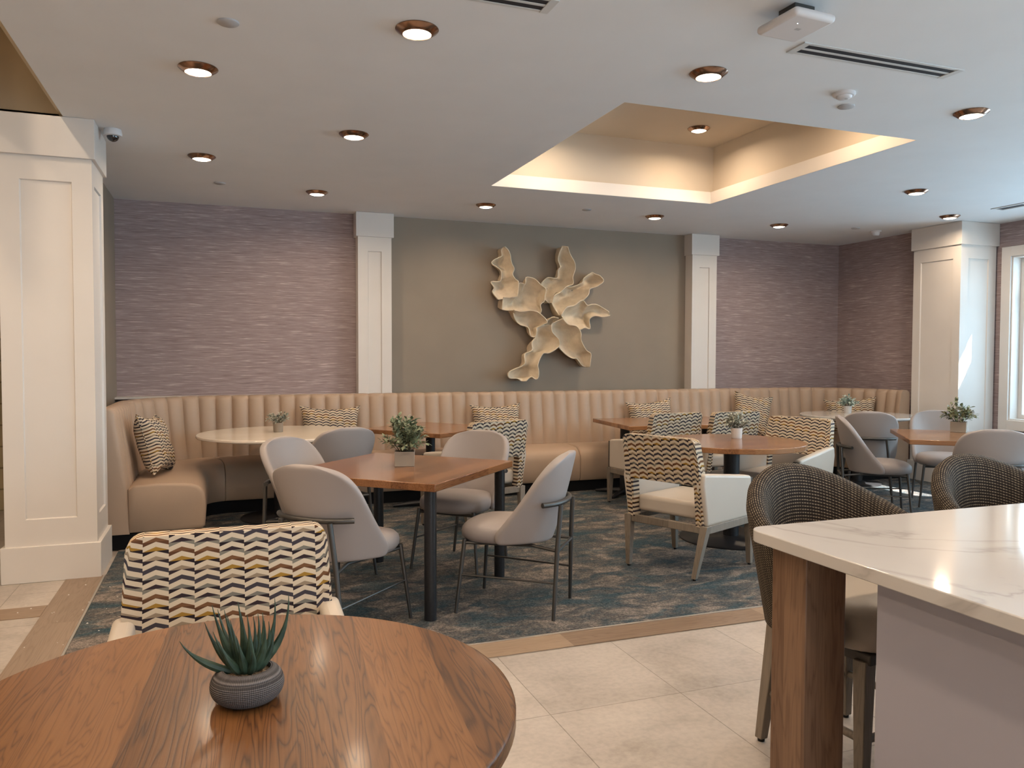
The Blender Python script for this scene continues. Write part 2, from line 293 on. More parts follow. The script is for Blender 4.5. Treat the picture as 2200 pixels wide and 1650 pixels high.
PETALS=[
  [(-0.671, 0.139, -0.453, 0.178), (-0.736, 0.219, -0.441, 0.251), (-0.712, 0.269, -0.435, 0.34), (-0.747, 0.334, -0.471, 0.372), (-0.636, 0.346, -0.501, 0.426), (-0.631, 0.465, -0.481, 0.487), (-0.736, 0.537, -0.507, 0.536), (-0.707, 0.582, -0.525, 0.59), (-0.625, 0.624, -0.534, 0.64), (-0.631, 0.685, -0.561, 0.688), (-0.61, 0.721, -0.6, 0.721)] ,
  [(-0.607, 0.163, -0.618, 0.03), (-0.53, 0.165, -0.553, 0.02), (-0.453, 0.178, -0.482, 0.022), (-0.423, 0.323, -0.399, 0.018), (-0.349, 0.32, -0.339, 0.008), (-0.342, 0.393, -0.278, 0.015), (-0.243, 0.38, -0.181, -0.011), (-0.17, 0.315, -0.155, 0.024), (-0.112, 0.267, -0.17, 0.091), (-0.127, 0.182, -0.127, 0.126)] ,
  [(-0.488, 0.022, -0.476, 0.005), (-0.399, 0.007, -0.452, -0.083), (-0.303, 0.02, -0.398, -0.14), (-0.218, 0.005, -0.308, -0.17), (-0.157, -0.044, -0.283, -0.265), (-0.114, -0.088, -0.223, -0.264), (-0.108, -0.116, -0.211, -0.174)] ,
  [(-0.107, -0.139, -0.04, -0.138), (-0.193, -0.168, -0.027, -0.222), (-0.223, -0.281, 0.047, -0.301), (-0.271, -0.338, 0.048, -0.381), (-0.271, -0.428, -0.069, -0.455), (-0.361, -0.473, -0.155, -0.467), (-0.361, -0.585, -0.216, -0.585), (-0.468, -0.635, -0.206, -0.664), (-0.552, -0.679, -0.209, -0.732), (-0.54, -0.741, -0.239, -0.756), (-0.444, -0.747, -0.294, -0.729), (-0.396, -0.775, -0.348, -0.776)] ,
  [(-0.022, -0.12, 0.09, -0.064), (-0.031, -0.194, 0.152, -0.129), (0.047, -0.301, 0.259, -0.15), (0.054, -0.375, 0.316, -0.224), (0.154, -0.471, 0.323, -0.31), (0.242, -0.517, 0.394, -0.424), (0.305, -0.522, 0.458, -0.464), (0.376, -0.597, 0.461, -0.54), (0.433, -0.621, 0.456, -0.615)] ,
  [(0.077, -0.017, 0.108, -0.061), (0.151, 0.065, 0.152, -0.129), (0.251, 0.09, 0.259, -0.15), (0.327, 0.143, 0.316, -0.189), (0.377, 0.15, 0.392, -0.162), (0.429, 0.1, 0.466, -0.17), (0.493, 0.11, 0.462, -0.066), (0.563, 0.109, 0.532, -0.021), (0.647, 0.071, 0.635, -0.028), (0.719, 0.032, 0.733, -0.012)] ,
  [(0.071, -0.022, 0.083, -0.016), (-0.01, 0.106, 0.151, 0.07), (-0.004, 0.185, 0.251, 0.096), (0.045, 0.238, 0.327, 0.149), (0.119, 0.251, 0.377, 0.162), (0.162, 0.309, 0.441, 0.227), (0.256, 0.313, 0.459, 0.291), (0.376, 0.362, 0.555, 0.328), (0.401, 0.42, 0.63, 0.388), (0.503, 0.485, 0.58, 0.444)] ,
  [(-0.047, 0.116, -0.016, 0.123), (-0.127, 0.193, 0.008, 0.197), (-0.109, 0.272, 0.088, 0.245), (-0.14, 0.327, 0.162, 0.309), (-0.055, 0.407, 0.244, 0.341), (0.056, 0.402, 0.237, 0.42), (0.068, 0.499, 0.262, 0.501), (0.093, 0.534, 0.259, 0.563), (0.058, 0.611, 0.236, 0.608), (0.073, 0.697, 0.185, 0.679), (0.104, 0.766, 0.154, 0.757)] ,
  [(-0.102, -0.105, -0.089, -0.127), (-0.046, -0.053, -0.028, -0.143), (0.021, -0.063, 0.003, -0.086)] ,
]
# ------------------------------------------------------------------ room shell
CZ=2.965; XR=8.3; YB=8.52
def shell():
    bm=bmesh.new(); bx(bm,-5,8.5,-3,8.7,-.1,0); struct(obj('floor',bm,'tile',smooth=False))
    tag(box('carpet',-.715,8.28,3.735,8.5,0,.006,'carpet',bevel=.002),'blue and beige mottled carpet under the dining tables','carpet')
    struct(box('trim_1',-.715,8.28,3.535,3.72,0,.005,'plank',bevel=.001))
    struct(box('trim_2',-.945,-.73,-3,5.75,0,.005,'plankY',bevel=.001))
    struct(box('trim_3',-.728,-.715,-3,5.75,0,.009,'strip',bevel=.001))
    struct(box('trim_4',-.713,8.28,3.721,3.734,0,.008,'strip',bevel=.001))
    struct(box('trim_5',-5,-.947,4.955,5.165,0,.004,'plank',bevel=.001))
    # ceiling with tray opening
    tx0,tx1,ty0,ty1=2.275,4.575,4.21,6.67
    bm=bmesh.new()
    for a in ((-.915,8.5,-3.1,ty0),(-.915,8.5,ty1,8.7),(-.915,tx0,ty0,ty1),(tx1,8.5,ty0,ty1),(-5,-.915,6.02,8.7)): bx(bm,a[0],a[1],a[2],a[3],CZ,CZ+.09)
    struct(obj('ceiling',bm,'ceil',smooth=False))
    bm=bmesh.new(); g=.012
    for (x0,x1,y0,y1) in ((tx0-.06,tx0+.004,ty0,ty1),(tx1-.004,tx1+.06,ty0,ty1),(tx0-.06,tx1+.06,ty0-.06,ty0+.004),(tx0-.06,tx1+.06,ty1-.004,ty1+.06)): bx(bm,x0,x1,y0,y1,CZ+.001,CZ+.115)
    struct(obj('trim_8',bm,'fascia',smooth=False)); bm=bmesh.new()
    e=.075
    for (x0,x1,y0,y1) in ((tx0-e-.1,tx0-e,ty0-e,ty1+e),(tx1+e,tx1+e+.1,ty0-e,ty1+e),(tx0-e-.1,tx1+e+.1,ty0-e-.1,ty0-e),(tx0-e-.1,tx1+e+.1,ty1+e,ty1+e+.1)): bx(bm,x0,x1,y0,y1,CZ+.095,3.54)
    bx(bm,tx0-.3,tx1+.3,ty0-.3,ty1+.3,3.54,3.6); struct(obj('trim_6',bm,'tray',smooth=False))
    # back wall: papered, painted, papered
    bm=bmesh.new(); bx(bm,-.94,1.55,YB,YB+.1,0,CZ); struct(obj('wall_back_left',bm,'grass',smooth=False))
    bm=bmesh.new(); bx(bm,1.55,5.68,YB-.01,YB+.1,0,CZ); struct(obj('wall_back',bm,'taupe',smooth=False))
    bm=bmesh.new(); bx(bm,5.68,7.9,YB,YB+.1,0,CZ); struct(obj('wall_back_right',bm,'grass',smooth=False))
    bm=bmesh.new(); bx(bm,7.9,8.0,7.0,YB+.1,0,CZ); struct(obj('wall_alcove_right',bm,'grass',smooth=False))
    bm=bmesh.new(); bx(bm,-1.06,-.94,6.1,YB+.1,0,CZ); struct(obj('wall_left',bm,'taupe',smooth=False))
    # right wall with window openings
    bm=bmesh.new(); ys=[-3.1]; z0,z1=.75,2.58
    edges=sorted(WINY); y=-3.1
    for a,b in edges: bx(bm,XR,XR+.2,y,a,0,CZ); bx(bm,XR,XR+.2,a,b,0,z0); bx(bm,XR,XR+.2,a,b,z1,CZ); y=b
    bx(bm,XR,XR+.2,y,7.2,0,CZ); struct(obj('wall_right',bm,'grass',smooth=False))
    for i,(a,b) in enumerate(WINY):
        w=bpy.data.objects.new('window_%d'%(i+1),None); COL.objects.link(w); w.location=(XR,(a+b)/2,z0); w['kind']='structure'
        h=(b-a)/2; H=z1-z0
        bm=bmesh.new(); c=.11
        bx(bm,-.025,.0,-h-c,-h,-c,H+c); bx(bm,-.025,.0,h,h+c,-c,H+c); bx(bm,-.025,0,-h,h,H,H+c); bx(bm,-.035,0,-h,h,-c,0)
        obj('casing',bm,'trim',w,bevel=.003)
        bm=bmesh.new(); bx(bm,0,.2,-h,-h+.015,0,H); bx(bm,0,.2,h-.015,h,0,H); bx(bm,0,.2,-h+.015,h-.015,H-.015,H); bx(bm,0,.2,-h+.015,h-.015,0,.015); obj('jamb',bm,'trim',w)
        bm=bmesh.new(); s=.05
        for (y0,y1,zz0,zz1) in ((-h+.015,-h+.015+s,.015,H-.015),(h-.015-s,h-.015,.015,H-.015),(-h+.065,h-.065,.015,.015+s),(-h+.065,h-.065,H-.065,H-.015),(-h+.065,h-.065,1.33,1.39),(-.02,.02,.065,H-.065)): bx(bm,.12,.16,y0,y1,zz0,zz1)
        obj('sash',bm,'trim',w,bevel=.003)
        bm=bmesh.new(); bx(bm,.138,.142,-h+.06,h-.06,.06,H-.06); obj('pane',bm,'pane',w,smooth=False)
    # outside, rear, left service area
    bm=bmesh.new(); bx(bm,11.6,12.0,-6,14,0,6.9); struct(obj('sun_blocker_wall',bm,'out',smooth=False))  # unseen wall added outside, its height set to cut off the lower sun
    bm=bmesh.new()
    bx(bm,-5,0,-3.1,-3,0,CZ+1.2); bx(bm,5,8.5,-3.1,-3,0,CZ+1.2); bx(bm,0,5,-3.1,-3,2.55,CZ+1.2); struct(obj('wall_rear',bm,'beige',smooth=False))
    w=bpy.data.objects.new('window_6',None); COL.objects.link(w); w.location=(2.5,-3.05,0); w['kind']='structure'  # rear glazing made up to go with the added fill lamp
    bm=bmesh.new()
    for x in (-2.5,-1.27,-.03,1.2,2.43): bx(bm,x,x+.07,-.04,.04,0,2.55)
    bx(bm,-2.5,2.5,-.04,.04,2.48,2.55); bx(bm,-2.5,2.5,-.04,.04,0,.08); obj('frame',bm,'trim',w)
    bm=bmesh.new(); bx(bm,-2.45,2.45,-.005,.005,.07,2.5); obj('pane',bm,'pane',w,smooth=False)
    bm=bmesh.new(); bx(bm,-5.1,-5,-3,8.7,0,4.2); struct(obj('wall_far_left',bm,'beige',smooth=False))
    bm=bmesh.new(); bx(bm,-5,-1.06,8.5,8.6,0,CZ); struct(obj('wall_left_end',bm,'brick',smooth=False))
    bm=bmesh.new(); bx(bm,-5,-.90,6.02,6.1,CZ+.06,4.22); bx(bm,-1.45,-1.37,5.2,6.02,CZ+.0,4.2); struct(obj('wall_soffit',bm,'beige',smooth=False))
    bm=bmesh.new(); bx(bm,-.95,-.90,-3,6.05,CZ+.03,4.22); struct(obj('wall_soffit_side',bm,'beige',smooth=False))
    bm=bmesh.new(); bx(bm,-5.1,-.88,-3.1,6.12,4.2,4.3); struct(obj('ceiling_upper_left',bm,'beige',smooth=False))
    struct(box('trim_7',-.94,1.40,8.33,8.52,1.03,1.052,'trim'))
    struct(box('baseboard_right',8.28,8.3,-3,6.45,0,.14,'trim'))
shell()

# ------------------------------------------------------------------ columns (recessed panel on the faces seen)
def panel_face(bm,o,u,w,H0,H1,i=.115,d=.012,ib=.17,it=.15):
    """flat frame + recessed panel; o origin corner, u unit vector along the face, outward normal = u x z"""
    u=Vector(u); z=Vector((0,0,1)); n=u.cross(z)
    def P(a,b,dd=0): return Vector(o)+u*a+z*b-n*dd
    O=[P(0,H0),P(w,H0),P(w,H1),P(0,H1)]; I=[P(i,H0+ib),P(w-i,H0+ib),P(w-i,H1-it),P(i,H1-it)]; D=[P(i+.006,H0+ib+.006,d),P(w-i-.006,H0+ib+.006,d),P(w-i-.006,H1-it-.006,d),P(i+.006,H1-it-.006,d)]
    O,I,D=[[bm.verts.new(p) for p in q] for q in (O,I,D)]
    for k in range(4): j=(k+1)%4; bm.faces.new((O[k],O[j],I[j],I[k])); bm.faces.new((I[k],I[j],D[j],D[k]))
    bm.faces.new(D)
def column(name,label,x0,x1,y0,y1,base=True,i=.115,g=.022,cap=.255,sidei=.1):
    t=thing(name,label,'column',((x0+x1)/2,(y0+y1)/2,0)); w=x1-x0; d=y1-y0; hw,hd=w/2,d/2
    bm=bmesh.new(); z1=CZ-cap
    panel_face(bm,(-hw,-hd,0),(1,0,0),w,.0,z1,i,ib=.40 if base else .17)
    if d>.2:
        panel_face(bm,(-hw,hd,0),(0,-1,0),d,.0,z1,sidei,ib=.40); panel_face(bm,(hw,-hd,0),(0,1,0),d,.0,z1,sidei,ib=.40)
    else:
        for s in ((-hw,hd,0,-1,0),(hw,-hd,0,1,0)):
            a=Vector((s[0],s[1],0)); b=a+Vector((0,s[3]*d,0)); v=[bm.verts.new(p) for p in (a,b,b+Vector((0,0,z1)),a+Vector((0,0,z1)))]; bm.faces.new(v)
    v=[bm.verts.new(p) for p in ((-hw,hd,0),(hw,hd,0),(hw,hd,z1),(-hw,hd,z1))]; bm.faces.new(v[::-1])
    o=bpy.data.objects; me=bpy.data.meshes.new('shaft'); bm.to_mesh(me); bm.free(); me.materials.append(M['trim']); so_=bpy.data.objects.new('shaft',me); COL.objects.link(so_); so_.parent=t
    yb=hd+(g if d>.2 else -.0)
    box('cap',-hw-g,hw+g,-hd-g,yb,z1,CZ-.001,'trim',t,bevel=.003)
    if base: box('plinth',-hw-g,hw+g,-hd-g,yb,0,.232,'trim',t,bevel=.003)
    return t
column('panelled_column','large white panelled column at the left edge with a security camera beside its cap',-1.283,-.76,5.742,6.262)
column('panelled_column','white panelled pilaster between the left striped wallpaper and the taupe wall',1.376,1.732,8.355,YB-.012,False,i=.105)
column('panelled_column','white panelled pilaster right of the wall sculpture',5.475,5.83,8.355,YB-.012,False,i=.105)
column('panelled_column','white panelled column beside the window, catching a patch of sunlight',7.735,8.275,6.495,7.13)

# ------------------------------------------------------------------ banquette
def banquette():
    t=thing('banquette','long tan vinyl banquette with vertical channels wrapping the back wall','banquette',(3.4,8.2,0))
    off=Vector((3.4,8.2,0))
    # back face path (x,y,inward normal), by arc length
    R=.80; xa,yb,xb=-.72,8.2,7.62
    segs=[('l',(xa,6.44),(xa,yb-R)),('a',(xa+R,yb-R),PI,PI/2),('l',(xa+R,yb),(xb-R,yb)),('a',(xb-R,yb-R),PI/2,0),('l',(xb,yb-R),(xb,7.165))]
    def ln(s):
        return (Vector(s[2])-Vector(s[1])).length if s[0]=='l' else R*PI/2
    tot=sum(ln(s) for s in segs)
    def at(d):
        for s in segs:
            L=ln(s)
            if d<=L+1e-9 or s is segs[-1]:
                f=min(1,d/L)
                if s[0]=='l':
                    a,b=Vector(s[1]),Vector(s[2]); p=a.lerp(b,f); dr=(b-a).normalized(); n=Vector((dr.y,-dr.x)); return p,n
                an=s[2]+(s[3]-s[2])*f; c=Vector(s[1]); r=Vector((math.cos(an),math.sin(an))); return c+r*R,-r
            d-=L
    # backrest
    prof=[(-.13,.12,0),(-.13,1.0,0),(-.125,1.035,.1),(-.09,1.058,.35),(-.05,1.062,.6),(-.012,1.05,.8),(.004,1.02,1),(.014,.93,1),(.035,.78,1),(.06,.62,1),(.08,.45,.7),(.08,.12,0)]
    CH=.150; n=int(tot/.01); P=[]
    for i in range(n+1):
        d=tot*i/n; p,nn=at(d); b=abs(math.sin(PI*d/CH))**.42
        P.append([Vector((p.x+nn.x*(o+.05*w*(b-1)),p.y+nn.y*(o+.05*w*(b-1)),z+(.012*w*(b-1) if z>1 else 0)))-off for o,z,w in prof])
    bm=bmesh.new(); V=grid(bm,P,True); bm.faces.new(V[0][::-1]); bm.faces.new(V[-1]); obj('channelled_back',bm,'vinyl',t,angle=60)
    # seat cushions
    sp=[(.07,.125),(.07,.45),(.12,.478),(.28,.486),(.42,.484),(.51,.475),(.565,.452),(.597,.41),(.61,.35),(.612,.25),(.605,.15),(.585,.125)]
    arc1=(yb-R-6.44)+R*PI/2
    cuts=[0]+[arc1+x for x in (-.16,1.73,3.53,5.33)]+[tot]
    for a,b in zip(cuts,cuts[1:]):
        P=[]; m=max(6,int((b-a)/.03)); g=.002; ds=[a+g,a+g+.006,a+g+.015]+[a+.02+(b-a-.04)*k/m for k in range(m+1)]+[b-g-.015,b-g-.006,b-g]
        for d in ds:
            e=min(d-a,b-d)-g; r=.0+(-.008 if e<.003 else (-.003 if e<.01 else 0))
            p,nn=at(d); rl=1
            P.append([Vector((p.x+nn.x*(o+(r if o>.1 else 0)),p.y+nn.y*(o+(r if o>.1 else 0)),z+(r if z>.3 else 0)))-off for o,z in sp])
        if a==0:   # rounded free end
            for q,row in zip((.03,.012,.004),P[:3]):
                c=sum(row,Vector())/len(row)
                for k in range(len(row)): row[k]=row[k]+(c-row[k]).normalized()*q*.6
        bm=bmesh.new(); V=grid(bm,P,True); bm.faces.new(V[0][::-1]); bm.faces.new(V[-1]); obj('seat_cushion',bm,'vinyl',t,angle=50)
    P=[]
    for i in range(201):
        d=.012+(tot-.024)*i/200; p,nn=at(d); P.append([Vector((p.x+nn.x*o,p.y+nn.y*o,z))-off for o,z in ((-.12,.0065),(-.12,.124),(.555,.124),(.555,.0065))])
    bm=bmesh.new(); V=grid(bm,P,True); bm.faces.new(V[0][::-1]); bm.faces.new(V[-1]); obj('toe_kick',bm,'kick',t)
banquette()

# ------------------------------------------------------------------ chairs
def superel(n,a,b,e=2.6): 
    r=[]
    for k in range(n):
        t=2*PI*k/n; c,s=math.cos(t),math.sin(t); r.append((a*math.copysign(abs(c)**(2/e),c),b*math.copysign(abs(s)**(2/e),s)))
    return r
def grey_chair(label,loc,rz,group):
    t=thing('shell_chair',label,'chair',loc,rz,group)
    # seat pad
    bm=bmesh.new(); rings=[]
    for s,z in ((.80,.395),(.93,.402),(1.0,.43),(1.01,.455),(.985,.478),(.90,.497),(.70,.507),(.35,.510)):
        rings.append([bm.verts.new((.048+x*s, y*s*(1-.16*max(0,-x/.238)), z+(-.012*max(0,(x*s-.12)/.12) if z>.42 else 0))) for x,y in superel(36,.238,.243,2.8)])
    for a,b in zip(rings,rings[1:]):
        for k in range(36): j=(k+1)%36; bm.faces.new((a[k],a[j],b[j],b[k]))
    bm.faces.new(rings[0][::-1]); bm.faces.new(rings[-1]); obj('seat',bm,'grey',t,angle=80)
    # backrest shell
    P=[]; nv,nu=18,16
    for i in range(nv+1):
        v=i/nv; z=.400+.508*v; xc=-.205-.13*v-.012*math.sin(PI*v)
        w=.262-.022*max(0,1-v/.16)**2
        if v>.55: w*=(max(0,1-((v-.55)/.452)**3.6))**(1/2.8)
        wrap=.235*(1-v)**1.15+.05
        row=[]
        for j in range(nu+1):
            u=-1+2*j/nu; y=w*math.sin(u*PI/2)/1.0 if False else w*u
            row.append(Vector((xc+wrap*abs(y/.26)**2.3, y, z-.02*(1-v)*(1-abs(u)**2)*0)))
        P.append(row)
    bm=bmesh.new(); grid(bm,P); obj('backrest',bm,'grey',t,solid=.048,subsurf=2,angle=180)
    # frame
    for s in (-1,1):
        bm=bmesh.new(); tube(bm,[(.225,s*.205,.415),(.262,s*.25,.0)],[.0125,.0095]); obj('leg',bm,'gun',t)
        bm=bmesh.new(); tube(bm,[(-.318,s*.150,.625),(-.305,s*.175,.40),(-.292,s*.212,0)],[.0135,.0135,.010]); obj('leg',bm,'gun',t)
        bm=bmesh.new(); tube(bm,[(.243,s*.228,.215),(-.298,s*.193,.20)],.006,8); obj('stretcher',bm,'gun',t)
    bm=bmesh.new(); pts=[]
    for k in range(15):
        y=-.235+.47*k/14; pts.append((-.320+.085*abs(y/.235)**2.6,y,.632))
    tube(bm,pts,.0145); obj('back_rail',bm,'gun',t)
    bm=bmesh.new(); tube(bm,[(-.305,-.175,.372),(-.305,.175,.372)],.0095,8); tube(bm,[(.225,-.205,.392),(.225,.205,.392)],.0095,8)
    for s in (-1,1): tube(bm,[(.225,s*.205,.393),(-.15,s*.13,.385),(-.305,s*.175,.374)],.0095,8)
    obj('seat_frame',bm,'gun',t); return t
def back_uv(c):
    dx=c.x+.265+.10*max(0,(c.z-.45)/.485)**1.1
    side=abs(c.y)>.272 and c.z<.875
    return (c.y+.31+(dx if side else 0), c.z+(0 if side else (dx if c.z>.90 else 0)))
def arm_chair(label,loc,rz,group):
    t=thing('patterned_armchair',label,'chair',loc,rz,group)
    # backrest: reclined rounded slab with two side strips running down to the seat rail
    bm=bmesh.new(); n=14
    def slab(yz,x0f,x1f):
        a=[bm.verts.new((x0f(z),y,z)) for y,z in yz]; b=[bm.verts.new((x1f(z),y,z)) for y,z in yz]; m=len(yz)
        bm.faces.new(a); bm.faces.new(b[::-1])
        for i in range(m): j=(i+1)%m; bm.faces.new((a[i],b[i],b[j],a[j]))
    H=.92; hw=.288; r=.045; zb=.61
    top=[(hw-r+r*math.cos(a),H-r+r*math.sin(a)) for a in [PI/2*k/5 for k in range(6)]]
    out=[(hw+.012,.34),(hw+.008,zb+.1)]+top+[(-y,z) for y,z in top[::-1]]+[(-hw-.008,zb+.1),(-hw-.012,.34),(-hw+.045,.34),(-hw+.045,zb-.012),(-hw+.057,zb),(hw-.057,zb),(hw-.045,zb-.012),(hw-.045,.34)]
    fx=lambda z:-.265-.10*max(0,(z-.45)/.485)**1.1
    slab(out,lambda z:fx(z)-.032,lambda z:fx(z)+.038)
    bmesh.ops.triangulate(bm,faces=[f for f in bm.faces if len(f.verts)>4])
    obj('backrest',bm,'chev',t,uv=back_uv,bevel=.014,seg=3)
    # seat cushion
    box('seat_cushion',-.255,.285,-.254,.254,.375,.49,'cream',t,bevel=.028,seg=4)
    # arms
    for s in (-1,1):
        bm=bmesh.new(); y0,y1=(.258,.322) if s>0 else (-.322,-.258)
        pr=[(-.285,.345),(.282,.345),(.282,.625),(.20,.637),(-.32,.695),(-.335,.62),(-.295,.42)]
        a=[bm.verts.new((x,y0,z)) for x,z in pr]; b=[bm.verts.new((x,y1,z)) for x,z in pr]; bm.faces.new(a); bm.faces.new(b[::-1])
        for i in range(len(pr)): j=(i+1)%len(pr); bm.faces.new((a[i],b[i],b[j],a[j]))
        arm=obj('arm',bm,'cream',t,bevel=.020,seg=4)
        box('arm_facing',.2825,.300,y0+.006,y1-.006,.33,.612,'dwood',arm,bevel=.003)
    bm=bmesh.new()
    for a in ((-.275,.285,-.325,-.295),(-.275,.285,.295,.325),(-.295,-.265,-.295,.295),(.262,.292,-.295,.295)): bx(bm,*a,.300,.352)
    obj('seat_rail',bm,'twood',t,bevel=.004)
    for s in (-1,1):
        for a,b in (((.272,s*.308,.352),(.290,s*.305,.012)),((-.275,s*.305,.352),(-.335,s*.262,.012))):
            bm=bmesh.new(); quadbar(bm,a,b,.027,.0165); lg=obj('leg',bm,'twood',t,bevel=.003)
            bm=bmesh.new(); lathe(bm,[(.011,0),(.012,.012)],12,(b[0],b[1],0)); obj('glide',bm,'rubber',lg)
    return t
def bar_stool(label,loc,rz,group):
    t=thing('woven_barrel_stool',label,'bar stool',loc,rz,group)
    R=.315; n=48; A=math.radians(122)
    def arc(q):   # q -1..1 : top height and radius
        ang=PI+q*A; hz=.80+.215*(0.5+0.5*math.cos(min(1,abs(q)*1.12)*PI))**.9
        return ang,hz
    prof=[(0,0),(.012,.25),(.03,.6),(.045,.9),(.040,.98),(.015,1.02),(-.012,1.0),(-.028,.95),(-.035,.85),(-.045,.5),(-.05,.0)]
    P=[];UV={}
    for i in range(n+1):
        q=-1+2*i/n; ang,hz=arc(q); row=[]
        for dr,f in prof:
            z=.475+(hz-.475)*f; r=R+dr+.03*f
            row.append(Vector((r*math.cos(ang)*.98,r*math.sin(ang),z)))
        P.append(row)
    bm=bmesh.new(); V=grid(bm,P,False)
    uvl=bm.loops.layers.uv.new('UVMap')
    cum=[0]
    for a,b in zip(prof,prof[1:]): cum.append(cum[-1]+abs(b[1]-a[1])*.5+abs(b[0]-a[0]))
    ix={v:(i,j) for i,row in enumerate(V) for j,v in enumerate(row)}
    bm.faces.new(V[0][::-1]); bm.faces.new(V[-1])
    for f in bm.faces:
        for l in f.loops: i,j=ix[l.vert]; l[uvl].uv=(i*R*2*A/n,cum[j])
    obj('barrel_back',bm,'weave',t,angle=80)
    bm=bmesh.new(); rings=[]
    for s,z in ((.93,.475),(.99,.485),(1,.52),(1,.59),(.97,.615),(.88,.630),(.6,.638)): rings.append([bm.verts.new((.02+x*s,y*s,z)) for x,y in superel(40,.245,.232,3.6)])
    for a,b in zip(rings,rings[1:]):
        for k in range(40): j=(k+1)%40; bm.faces.new((a[k],a[j],b[j],b[k]))
    bm.faces.new(rings[0][::-1]); bm.faces.new(rings[-1]); obj('seat',bm,'cream',t,angle=60)
    bm=bmesh.new(); bx(bm,-.20,.23,-.20,.20,.44,.476); obj('seat_rail',bm,'dwood',t,bevel=.004)
    for sx in (1,-1):
        for s in (-1,1):
            bm=bmesh.new(); quadbar(bm,(sx*.195,s*.185,.45),(sx*.225,s*.225,.012),.026,.017); lg=obj('leg',bm,'twood',t,bevel=.003)
            bm=bmesh.new(); lathe(bm,[(.013,0),(.014,.012)],12,(sx*.225,s*.225,0)); obj('glide',bm,'rubber',lg)
    bm=bmesh.new()
    for a,b in (((.212,-.205,.19),(.212,.205,.19)),((-.212,-.205,.19),(-.212,.205,.19)),((-.212,-.205,.19),(.212,-.205,.19)),((-.212,.205,.19),(.212,.205,.19))): tube(bm,[a,b],.014,10)
    obj('foot_rest',bm,'twood',t); return t

D=math.radians
gG='grey shell chairs'; gA='zigzag patterned armchairs'
c0=grey_chair('grey shell chair, back to the camera, near left of the square table',(.615,4.21,.0075),D(45),gG)
for lb,x,y,a in (
  ('grey shell chair in profile at the near right side of the square table',1.592,4.253,143),
  ('grey shell chair facing the camera behind the right side of the square table',1.565,5.21,226),
  ('grey shell chair at the far left of the square table, pale inner back showing',.60,5.17,-46),
  ('grey shell chair, back to the camera, pulled up to the cream round table',.82,6.30,107),
  ('grey shell chair seen from behind at the right white round table',6.28,6.32,49),
  ('grey shell chair in profile at the left side of the right brown table',5.63,5.56,-37),
  ('grey shell chair facing the camera behind the right brown table',6.66,5.75,233),
  ('grey shell chair with its back to the camera in front of the right brown table',5.66,4.50,53)):
    dup(c0,(x,y,.0075),D(a),lb,gG)
p0=arm_chair('zigzag patterned armchair facing the near oak round table',(.025,2.19,.0),D(-90),gA)
for lb,x,y,a in (
  ('zigzag patterned armchair seen from behind at the left of the round brown table',3.06,4.68,24),
  ('zigzag patterned armchair seen from behind at the left banquette wood table, behind the square table',2.01,6.36,109),
  ('zigzag patterned armchair seen from behind pushed to the long banquette wood table',3.96,6.70,97),
  ('zigzag patterned armchair seen from behind, directly behind the small plant on the round brown table',4.615,6.69,97),
  ('zigzag patterned armchair turned left at the right side of the round brown table',4.43,5.41,203)):
    dup(p0,(x,y,.006),D(a),lb,gA)
gS='woven stools at the quartz counter'
s0=bar_stool('brown woven barrel stool at the near corner of the quartz counter',(2.155,2.215,0),D(-84),gS)
dup(s0,(3.07,2.20,0),D(-90),'brown woven barrel stool cut by the right edge, behind the quartz counter',gS)

# ------------------------------------------------------------------ tables
def round_top(name,r,z0,z1,mat,t,bev=.004,n=96):
    bm=bmesh.new(); prism(bm,[(r*math.cos(2*PI*k/n),r*math.sin(2*PI*k/n)) for k in range(n)],z0,z1); return obj(name,bm,mat,t,bevel=bev,angle=30)
def rect_top(a,b,z0,z1,mat,t,bev=.004,name='tabletop'):
    return box(name,-a/2,a/2,-b/2,b/2,z0,z1,mat,t,bevel=bev)
def pedestal(t,r,rb,zt,square=False,cross=False,x=0):
    bm=bmesh.new(); lathe(bm,[(r,.012),(r,zt)],28,(x,0,0)); obj('pedestal',bm,'black',t)
    bm=bmesh.new()
    if cross:
        for a in (PI/4,3*PI/4):
            c,s=math.cos(a),math.sin(a)
            for k in (1,-1): tube(bm,[(x+c*k*.02,s*k*.02,.04),(x+c*k*rb*.6,s*k*rb*.6,.03),(x+c*k*rb,s*k*rb,.014)],[.03,.024,.013],8)
    else: lathe(bm,[(rb,0),(rb,.008),(rb-.01,.014),(r+.03,.02),(r,.03)],64,(x,0,0))
    obj('floor_base',bm,'black',t)
    bm=bmesh.new(); lathe(bm,[(r+.02,zt-.004),(r+.1,zt)],24,(x,0,0)); obj('mount_plate',bm,'black',t)
t=thing('round_oak_table','large round oak table in the foreground holding the succulent','table',(.021,1.612,0)); round_top('tabletop',.552,.728,.765,'oak',t,.006); pedestal(t,.05,.34,.728)
t=thing('square_table','square brown wood table with four black legs and the leafy box plant','table',(1.055,4.815,0),D(46.5))
rect_top(1.06,1.06,.722,.765,'table',t,.004)
for sx in (-1,1):
    for sy in (-1,1):
        bm=bmesh.new(); lathe(bm,[(.034,.006),(.034,.722)],24,(sx*.465,sy*.465,0)); obj('leg',bm,'black',t)
t=thing('round_brown_table','round brown wood table on a black disc base between patterned armchairs','table',(3.81,5.23,.006)); round_top('tabletop',.565,.738,.778,'table2',t,.004); pedestal(t,.062,.40,.738)
t=thing('round_cream_table','cream round table at the left end of the banquette','table',(.50,7.30,.006)); round_top('tabletop',.70,.735,.76,'cream_top',t,.006); round_top('table_apron',.60,.718,.735,'cream_top',t,.003); pedestal(t,.055,.34,.718)
